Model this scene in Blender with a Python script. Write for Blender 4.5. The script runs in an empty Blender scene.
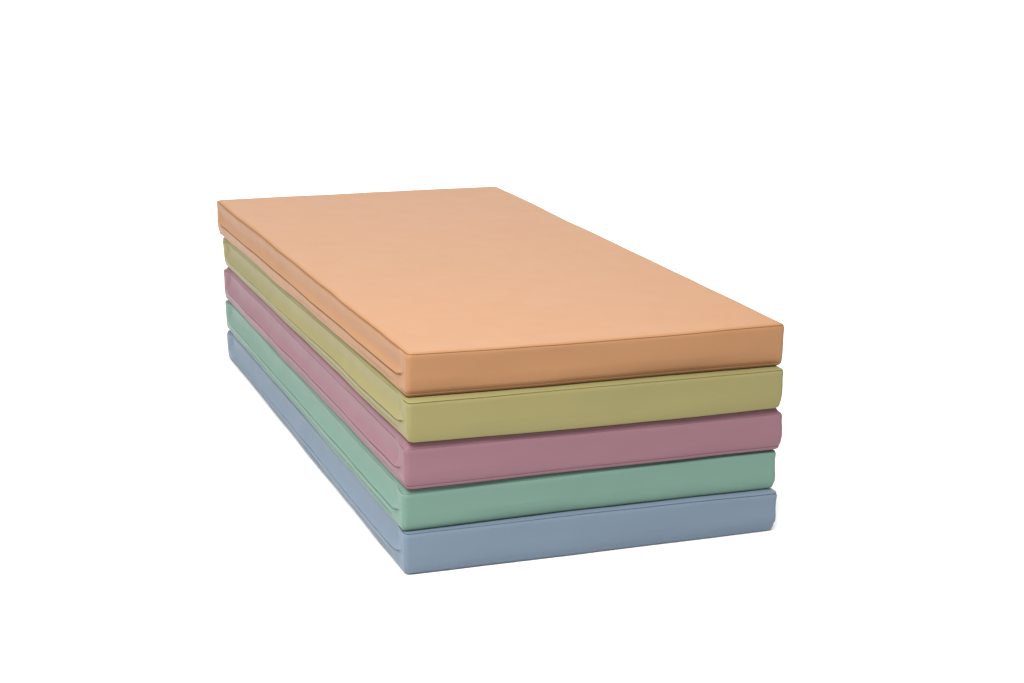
import bpy, math
from mathutils import Vector, Matrix, noise

# ------------------------------------------------------------------ camera
F_PX = 1799.02
R = [[0.937509232927969, -0.3477045468715362, 0.013341149110360384],
     [-0.07450895196611554, -0.23805344231980774, -0.9683898877388663],
     [0.339889473581687, 0.9068804257909874, -0.24908440148632116]]
POS = Vector((-0.7194269100873247, -2.3437597920642568, 0.9870960357625677))
sc = bpy.context.scene
col = sc.collection
cd = bpy.data.cameras.new('camera')
cam = bpy.data.objects.new('camera', cd)
col.objects.link(cam)
cd.sensor_width = 36.0
cd.lens = F_PX / 1024 * 36.0
cd.clip_start = 0.05
cd.clip_end = 200
m = Matrix.Identity(4)
for i in range(3):
    m[i][0] = R[0][i]; m[i][1] = -R[1][i]; m[i][2] = -R[2][i]; m[i][3] = POS[i]
cam.matrix_world = m
sc.camera = cam
sc.render.resolution_x, sc.render.resolution_y = 1024, 683

# ------------------------------------------------------------------ studio light
w = bpy.data.worlds.new('World'); sc.world = w; w.use_nodes = True
bg = w.node_tree.nodes['Background']
bg.inputs[0].default_value = (1.0, 0.99, 0.97, 1)
bg.inputs[1].default_value = 0.68
sc.view_settings.view_transform = 'Standard'
sc.view_settings.look = 'None'
sc.view_settings.exposure = 0.0
sc.view_settings.gamma = 1.0


def area(name, loc, tgt, sx, sy, power, color=(1, 1, 1)):
    d = bpy.data.lights.new(name, 'AREA'); d.shape = 'RECTANGLE'
    d.size, d.size_y, d.energy, d.color = sx, sy, power, color
    o = bpy.data.objects.new(name, d); col.objects.link(o)
    o.location = loc
    o.rotation_euler = (Vector(tgt) - Vector(loc)).to_track_quat('-Z', 'Y').to_euler()
    return o


area('key_softbox', (-0.40, -0.75, 2.05), (0.25, 0.30, 0.2), 1.5, 1.2, 70, (1.0, 0.985, 0.96))
area('rear_sheen_light', (1.9, 5.9, 2.5), (0.3, 0.2, 0.3), 3.2, 1.2, 30, (0.92, 0.96, 1.0))  # added lamp out of view, puts a soft sheen on the top face
area('left_side_fill', (-3.2, 0.6, 2.3), (0.0, 0.6, 0.2), 2.4, 1.2, 60, (1.0, 0.99, 0.97))  # added fill, brightens the zipped long side and its flap lips
area('overhead_fill', (0.5, 2.6, 5.2), (0.5, 2.6, 0), 7, 6, 280)  # added overhead fill, keeps the floor white around the stack
area('backdrop_fill', (1.6, 2.6, 3.2), (1.8, 5.6, 0.2), 6, 1.4, 70)  # added lamp that washes the rising back of the sweep to white


# ------------------------------------------------------------------ helpers
def sock(n, name, v):
    if name in n.inputs: n.inputs[name].default_value = v


def vinyl(name, rgb, rough=0.40, spec=0.24, grain=0.12):
    mt = bpy.data.materials.new(name); mt.use_nodes = True
    nt = mt.node_tree; b = nt.nodes['Principled BSDF']
    tc = nt.nodes.new('ShaderNodeTexCoord')
    n1 = nt.nodes.new('ShaderNodeTexNoise'); n1.inputs['Scale'].default_value = 9; n1.inputs['Detail'].default_value = 4
    nt.links.new(tc.outputs['Object'], n1.inputs['Vector'])
    mx = nt.nodes.new('ShaderNodeMixRGB')
    mx.inputs[1].default_value = (*[c * 0.985 for c in rgb], 1)
    mx.inputs[2].default_value = (*[min(1, c * 1.015) for c in rgb], 1)
    nt.links.new(n1.outputs[0], mx.inputs[0])
    nt.links.new(mx.outputs[0], b.inputs['Base Color'])
    # roughness mottling, as handled vinyl has
    n3 = nt.nodes.new('ShaderNodeTexNoise'); n3.inputs['Scale'].default_value = 22; n3.inputs['Detail'].default_value = 5
    nt.links.new(tc.outputs['Object'], n3.inputs['Vector'])
    mr = nt.nodes.new('ShaderNodeMapRange')
    mr.inputs[3].default_value = rough - 0.04; mr.inputs[4].default_value = rough + 0.06
    nt.links.new(n3.outputs[0], mr.inputs[0]); nt.links.new(mr.outputs[0], b.inputs['Roughness'])
    sock(b, 'Specular IOR Level', spec); sock(b, 'IOR', 1.22)
    # embossed grain + slow ripples of the cover over the foam
    n2 = nt.nodes.new('ShaderNodeTexNoise'); n2.inputs['Scale'].default_value = 520; n2.inputs['Detail'].default_value = 2
    nt.links.new(tc.outputs['Object'], n2.inputs['Vector'])
    b1 = nt.nodes.new('ShaderNodeBump'); b1.inputs['Strength'].default_value = grain; b1.inputs['Distance'].default_value = 0.0004
    nt.links.new(n2.outputs[0], b1.inputs['Height'])
    mp = nt.nodes.new('ShaderNodeMapping'); mp.inputs['Scale'].default_value = (3.0, 5.5, 14)
    nt.links.new(tc.outputs['Object'], mp.inputs['Vector'])
    n4 = nt.nodes.new('ShaderNodeTexNoise'); n4.inputs['Scale'].default_value = 1.6; n4.inputs['Detail'].default_value = 3
    nt.links.new(mp.outputs[0], n4.inputs['Vector'])
    b2 = nt.nodes.new('ShaderNodeBump'); b2.inputs['Strength'].default_value = 0.12; b2.inputs['Distance'].default_value = 0.003
    nt.links.new(n4.outputs[0], b2.inputs['Height']); nt.links.new(b1.outputs[0], b2.inputs['Normal'])
    nt.links.new(b2.outputs[0], b.inputs['Normal'])
    return mt


def link(name, verts, faces, mat, parent=None, smooth=True):
    me = bpy.data.meshes.new(name)
    me.from_pydata([tuple(v) for v in verts], [], faces)
    me.validate(); me.update()
    me.materials.append(mat)
    if smooth: me.polygons.foreach_set('use_smooth', [True] * len(me.polygons))
    o = bpy.data.objects.new(name, me); col.objects.link(o)
    if parent: o.parent = parent
    return o


def sstep(a, b, x):
    t = max(0.0, min(1.0, (x - a) / (b - a)))
    return t * t * (3 - 2 * t)


# ------------------------------------------------------------------ white sweep
FLOOR_Z = 0.0073
wm = bpy.data.materials.new('white_sweep_paper'); wm.use_nodes = True
nt = wm.node_tree; b = nt.nodes['Principled BSDF']
tc = nt.nodes.new('ShaderNodeTexCoord'); nz = nt.nodes.new('ShaderNodeTexNoise'); nz.inputs['Scale'].default_value = 3
nt.links.new(tc.outputs['Object'], nz.inputs['Vector'])
mx = nt.nodes.new('ShaderNodeMixRGB'); mx.inputs[1].default_value = (.87, .87, .87, 1); mx.inputs[2].default_value = (.89, .89, .89, 1)
nt.links.new(nz.outputs[0], mx.inputs[0]); nt.links.new(mx.outputs[0], b.inputs['Base Color'])
b.inputs['Roughness'].default_value = 0.9; sock(b, 'Specular IOR Level', 0.1)
prof = [(-6.0, 0.0), (-3, 0), (0, 0), (2, 0), (4.2, 0)]
for k in range(1, 17):
    a = k / 16 * math.pi / 2
    prof.append((4.2 + 1.4 * math.sin(a), 1.1 * (1 - math.cos(a))))

vs = []; fs = []
for i, (y, z) in enumerate(prof):
    for x in (-7, 9): vs.append((x, y, z + FLOOR_Z))
for i in range(len(prof) - 1): fs.append((2 * i, 2 * i + 1, 2 * i + 3, 2 * i + 2))
sweep = link('floor', vs, fs, wm)
sweep['kind'] = 'structure'

# ------------------------------------------------------------------ mats
W, L = 0.6, 1.2746
# measured corner points (x, z) per mat: front-left, front-right, back-left; top edge then bottom edge
FL = [(0.006, 0.3329), (0.0044, 0.2693), (0.0004, 0.2657), (0.0018, 0.207), (-0.0029, 0.1972), (0.0001, 0.1357), (-0.0036, 0.1288), (-0.0052, 0.0717), (-0.0049, 0.071), (-0.005, 0.0095)]
FR = [(0.6078, 0.3326), (0.608, 0.2678), (0.6019, 0.2664), (0.6001, 0.2053), (0.6055, 0.1951), (0.6034, 0.1375), (0.5996, 0.1336), (0.5978, 0.0738), (0.5993, 0.068), (0.5971, 0.0085)]
DY = [0.01, -0.008, -0.004, -0.001, -0.01]   # how far each front face stands forward (negative) or back
BL = [(-0.0144, 0.3412), (-0.0098, 0.2712), (-0.0042, 0.2584), (0.0006, 0.2055), (-0.0027, 0.1972), (-0.0022, 0.1355), (-0.0015, 0.1313), (0.0011, 0.0711), (0.0002, 0.0645), (0.003, 0.0080)]
BR = [(.5972, .3413)] + [(.600, FR[i][1] + BL[i][1] - FL[i][1]) for i in range(1, 10)]
BR[9] = (.600, .0080)

SPECS = [
    dict(color='peach', rgb=(.288, .149, .074), edge='crisp', sag_t=-.0030, sag_b=-.0006),
    dict(color='yellow', rgb=(.208, .187, .082), edge='roll', sag_t=.0006, sag_b=-.0020),
    dict(color='pink', rgb=(.196, .104, .126), edge='step', sag_t=-.0010, sag_b=.0004),
    dict(color='green', rgb=(.119, .202, .165), edge='step', sag_t=.0005, sag_b=.0016),
    dict(color='blue', rgb=(.128, .170, .222), edge='roll', sag_t=.0020, sag_b=.0002, corner=.007),
]
LABELS = [
    'peach orange vinyl foam mat on top of the stack, its whole upper face exposed',
    'pale yellow vinyl foam mat directly under the peach orange mat',
    'dusty pink vinyl foam mat in the middle, between the yellow and the green mats',
    'mint green vinyl foam mat between the pink mat and the pale blue mat',
    'pale blue vinyl foam mat at the bottom of the stack, resting on the white floor',
]


def perimeter(r=0.007, step=0.005):
    """closed loop of a rounded rectangle, counter-clockwise from the front-left corner"""
    pts = []
    cs = [((W - r, r), -90), ((W - r, L - r), 0), ((r, L - r), 90), ((r, r), 180)]
    for k in range(4):
        (cx, cy), a0 = cs[k]
        arc = [(cx + r * math.cos(math.radians(a0 + 90 * j / 6)), cy + r * math.sin(math.radians(a0 + 90 * j / 6))) for j in range(7)]
        pts += arc
        (nx, ny), na = cs[(k + 1) % 4]
        e = (nx + r * math.cos(math.radians(na)), ny + r * math.sin(math.radians(na)))
        s = arc[-1]; d = math.hypot(e[0] - s[0], e[1] - s[1]); n = int(d / step)
        pts += [(s[0] + (e[0] - s[0]) * j / n, s[1] + (e[1] - s[1]) * j / n) for j in range(1, n)]
    return pts


PER = perimeter()


def offset(p, o):
    """point p of the plan outline moved outward by o (inward if negative)"""
    cx = W / 2; cy = min(max(p[1], W / 2), L - W / 2)
    f = -o / (W / 2)
    return p[0] + (cx - p[0]) * f, p[1] + (cy - p[1]) * f


def bil(q, u, v):
    return (q[0] * (1 - u) + q[1] * u) * (1 - v) + (q[2] * (1 - u) + q[3] * u) * v


def build_mat(k, spec):
    t, bt = 2 * k, 2 * k + 1
    topz = [FL[t][1], FR[t][1], BL[t][1], BR[t][1]]
    botz = [FL[bt][1], FR[bt][1], BL[bt][1], BR[bt][1]]
    topx = [FL[t][0], FR[t][0] - W, BL[t][0], BR[t][0] - W]
    botx = [FL[bt][0], FR[bt][0] - W, BL[bt][0], BR[bt][0] - W]
    if k == 0: rise = [0.0008] * 4
    else:
        up = 2 * k - 1
        rise = [q[up][1] - q[t][1] - 0.0006 for q in (FL, FR, BL, BR)]
    org = Vector((W / 2, L / 2, sum(botz) / 4))
    sd = Vector((k * 7.3, k * 3.1, k * 11.7))

    def place(p, o, h, dz=0.0, rw=0.0, amp=1.0):
        """p outline point, o outward offset, h fraction down from the top edge, dz metres, rw share of the rise"""
        # slow bulging of the stuffed cover, ripple along the edges
        n = noise.noise(Vector((p[0] * 5, p[1] * 5, h * 1.4)) + sd) * 0.0021
        n += noise.noise(Vector((p[0] * 16, p[1] * 16, h * 2.5)) + sd * 2) * 0.0007
        x, y = offset(p, o + n * amp)
        u = min(max(p[0] / W, 0), 1); v = min(max(p[1] / L, 0), 1)
        uu = min(max(x / W, 0), 1); vv = min(max(y / L, 0), 1)
        zt = bil(topz, uu, vv); zb = bil(botz, uu, vv)
        su = math.sin(math.pi * uu)
        edge = 1 - sstep(0.0, 0.25, vv)
        zt += spec['sag_t'] * su * edge; zb += spec['sag_b'] * su * edge * (1 if k < 4 else 0)
        zt += 0.0006 * noise.noise(Vector((x * 9, y * 9, 5)) + sd)
        z = zt * (1 - h) + zb * h + dz
        if rw:
            r = bil(rise, uu, vv)
            if k: r += (spec_up_sag(k) - spec['sag_t']) * su * edge
            z += r * rw
        # rounded, slightly lifted lower corner at the front right
        dc = max(0.0, 1 - math.hypot(x - W, y) / .014)
        z += dc * dc * spec.get('corner', .0) * sstep(.7, 1, h)
        y += DY[k] * (1 - min(max(vv, 0), 1))
        x += bil(topx, uu, vv) * (1 - h) + bil(botx, uu, vv) * h
        return Vector((x, y, z)) - org

    # ---- profiles: (outward offset, h, dz, rise share)
    up = []
    if spec['edge'] == 'crisp':
        up = [(.0006, .004, -.0012, 0), (-.0006, .0, 0, 0), (-.0010, 0, .0002, .1), (-.0022, 0, .0014, .3), (-.0045, 0, .0022, .5)]
    elif spec['edge'] == 'roll':
        up = [(.0004, .004, -.0014, 0), (-.0007, .0, 0, 0), (.0003, 0, 0, .24), (-.0008, 0, 0, .46), (-.0034, 0, 0, .62), (-.0085, 0, 0, .85)]
    else:
        up = [(.0004, .004, -.0014, 0), (-.0002, .0, 0, .02), (-.0016, 0, 0, .10), (-.0036, 0, 0, .28), (-.0052, 0, 0, .62), (-.0075, 0, 0, .9)]
    up_zip = [(-.0042, .012, 0, 0), (-.0046, 0, 0, .0), (-.0050, 0, 0, .12), (-.0056, 0, 0, .30), (-.0066, 0, 0, .55), (-.0085, 0, 0, .85)]
    while len(up) < 6: up.append((up[-1][0] - .004, 0, .0018, .7))
    up += [(-.012, 0, .0016 if k == 0 else 0, 1), (-.03, 0, .0006 if k == 0 else 0, 1), (-.07, 0, 0, 1), (-.15, 0, 0, 1), (-.22, 0, 0, 1), (-.29, 0, 0, 1)]
    side_base = [(-.0045, 1, 0, 0), (-.0028, 1, .0005, 0), (-.0012, 1, .0018, 0), (-.0004, 1, .0040, 0),
                 (-.0002, 1, .0050, 0), (-.0009 if k in (0, 2) else .0000, 1, .0058, 0), (.0003, 1, .0068, 0),
                 (.0009, .80, 0, 0), (.0012, .70, 0, 0), (.0014, .62, 0, 0), (.0014, .60, 0, 0), (.0014, .58, 0, 0), (.0013, .56, 0, 0),
                 (.0013, .40, 0, 0), (.0010, .22, 0, 0), (.0012, .12, 0, 0), (.0012, .055, 0, 0)]
    side_zip = [(-.0045, 1, 0, 0), (-.0026, 1, .0005, 0), (-.0010, 1, .0018, 0), (.0000, 1, .0040, 0),
                (.0006, 1, .0055, 0), (.0010, 1, .0075, 0), (.0014, 1, .0100, 0),
                (.0018, .84, 0, 0), (.0024, .74, 0, 0), (.0037, .655, 0, 0), (.0034, .632, 0, 0), (.0004, .622, 0, 0), (-.0060, .612, 0, 0),
                (-.0095, .40, 0, 0), (-.0095, .22, 0, 0), (-.0080, .10, 0, 0), ((-.0016 if k == 0 else -.0060), .03, 0, 0)]
    if spec['edge'] == 'roll' and k == 4:
        side_base[0:4] = [(-.0050, 1, -.0010, 0), (-.0028, 1, -.0006, 0), (-.0010, 1, .0008, 0), (-.0002, 1, .0034, 0)]
    under = [(-.29, 1, 0, 0), (-.2, 1, 0, 0), (-.1, 1, 0, 0), (-.04, 1, 0, 0), (-.015, 1, 0, 0)]
    lift = .0 if k else 0

    def zipw(p):
        """1 on the zipped long side, 0 at and past its corners"""
        if p[0] > .0069: return 0.0
        return sstep(.022, .062, p[1]) * sstep(.020, .055, L - p[1]) * (1 if p[0] < .0005 else 0)

    def hs(p, h):
        """the slit climbs towards the corners"""
        c = 1 - 0.20 * (1 - sstep(.005, .050, p[1])) - 0.14 * (1 - sstep(.005, .05, L - p[1]))
        c += 0.020 * noise.noise(Vector((p[1] * 7, k * 3.3, 1.0)))
        if h <= .6: return h * c
        if h >= .999: return h
        return 1 - (1 - h) * (1 - .6 * c) / .4

    def along(q, p):
        return place(p, *q)

    rings = []
    for p in PER:
        zw = zipw(p)
        prof = [under[i] for i in range(len(under))]
        for a, bq in zip(side_base, side_zip):
            h2 = hs(p, bq[1])
            prof.append(tuple([a[0] * (1 - zw) + bq[0] * zw, a[1] * (1 - zw) + h2 * zw, a[2] * (1 - zw) + bq[2] * zw, 0]))
        for i_, q in enumerate(up):
            if k and i_ < 6: q = tuple(q[c] * (1 - zw) + up_zip[i_][c] * zw for c in range(4))
            prof.append(q)
        rings.append([along(q, p) for q in prof])
    n = len(rings); mN = len(rings[0])
    vs = [v for r in rings for v in r]; fs = []
    for i in range(n):
        j = (i + 1) % n
        for q in range(mN - 1): fs.append((i * mN + q, j * mN + q, j * mN + q + 1, i * mN + q + 1))
    # caps
    fs.append([i * mN + mN - 1 for i in range(n)])
    fs.append([i * mN for i in range(n)][::-1])
    root = bpy.data.objects.new('foam_mat', None); col.objects.link(root)
    root.location = org
    root.empty_display_size = .1
    root['label'] = LABELS[k]; root['category'] = 'foam mat'; root['group'] = 'foam mats stacked in one pile'
    mat = vinyl(spec['color'] + '_vinyl', spec['rgb'])
    dark = vinyl(spec['color'] + '_thread', tuple(c * .55 for c in spec['rgb']), rough=.7, spec=.2)
    soft = vinyl(spec['color'] + '_bottom_thread', tuple(c * .78 for c in spec['rgb']), rough=.7, spec=.2)
    tape = vinyl(spec['color'] + '_zip_tape', tuple(c * .42 for c in spec['rgb']), rough=.8, spec=.15)
    link('cover', vs, fs, mat, root)

    # ---- flap hiding the zip, along the long left side: closed section, rolled lower lip
    if k == 0:
        sec = [(-.0016, .015), (.0004, .045), (.0010, .10), (.0004, .19), (-.0010, .28), (-.0014, .36), (-.0008, .44), (.0020, .50)]
    else:
        sec = [(-.0040, .015), (-.0042, .040), (-.0044, .12), (-.0046, .22), (-.0042, .31), (-.0028, .39), (-.0006, .45), (.0018, .50)]
    sec += [(.0040, .535), (.0052, .560), (.0050, .577), (.0034, .587), (.0014, .586), (.0004, .570), (-.0030, .50), (-.0070, .30), (-.0070, .06)]
    N = 260; vs = []; fs = []
    y0, y1 = .0085, L - .0085
    for i in range(N + 1):
        y = y0 + (y1 - y0) * i / N
        p = (0.0, y); zw = sstep(.008, .045, y) * sstep(.008, .04, L - y)
        for j_, (o, h) in enumerate(sec):
            base = (.0013 + .0003 * min(1, h / .6)) if j_ < 12 else .0000
            sink = .0016 * (1 - sstep(.0075, .016, min(y, L - y)))
            vs.append(place(p, base * (1 - zw) + o * zw - sink, hs(p, h)))
    S = len(sec)
    for i in range(N):
        for q in range(S):
            r = (q + 1) % S
            fs.append((i * S + q, i * S + r, (i + 1) * S + r, (i + 1) * S + q))
    fs.append(list(range(S))[::-1]); fs.append([N * S + q for q in range(S)])
    link('zip_flap', vs, fs, mat, root)

    # ---- zip tape in the slit
    vs = []; fs = []; sec2 = [(-.0055, .560), (-.0006, .585), (-.0006, .612), (-.0055, .618)]
    for i in range(N + 1):
        y = .060 + (L - .12) * i / N; p = (0.0, y)
        for (o, h) in sec2: vs.append(place(p, o, hs(p, h)))
    for i in range(N):
        for q in range(4):
            r = (q + 1) % 4; fs.append((i * 4 + q, i * 4 + r, (i + 1) * 4 + r, (i + 1) * 4 + q))
    fs.append([3, 2, 1, 0]); fs.append([N * 4 + q for q in range(4)])
    link('zip', vs, fs, tape, root)

    # ---- sewn seams: thread sunk in the groove round the top edge and round the bottom edge
    def seam(o, h, dz, rad, mt, left=0):
        vs = []; fs = []; M = 6; c = []
        for p in PER: c.append(place(p, o - left * zipw(p), h, dz))
        n = len(c)
        for i in range(n):
            tg = (c[(i + 1) % n] - c[i - 1]).normalized()
            a = tg.cross(Vector((0, 0, 1))).normalized(); bb = Vector((0, 0, 1))
            for j in range(M):
                an = 2 * math.pi * j / M
                vs.append(c[i] + a * rad * math.cos(an) + bb * rad * math.sin(an))
        for i in range(n):
            i2 = (i + 1) % n
            for j in range(M):
                j2 = (j + 1) % M; fs.append((i * M + j, i2 * M + j, i2 * M + j2, i * M + j2))
        link('seam', vs, fs, mt, root)
    seam(-.0004, 0, -.0001, .00042 if k else .00065, dark, .0055 if k else 0)
    if k in (0, 2): seam(-.0005, 1, .0058, .0005, soft, .003)
    return root


def spec_up_sag(k):
    return SPECS[k - 1]['sag_b']


for k, spec in enumerate(SPECS):
    build_mat(k, spec)
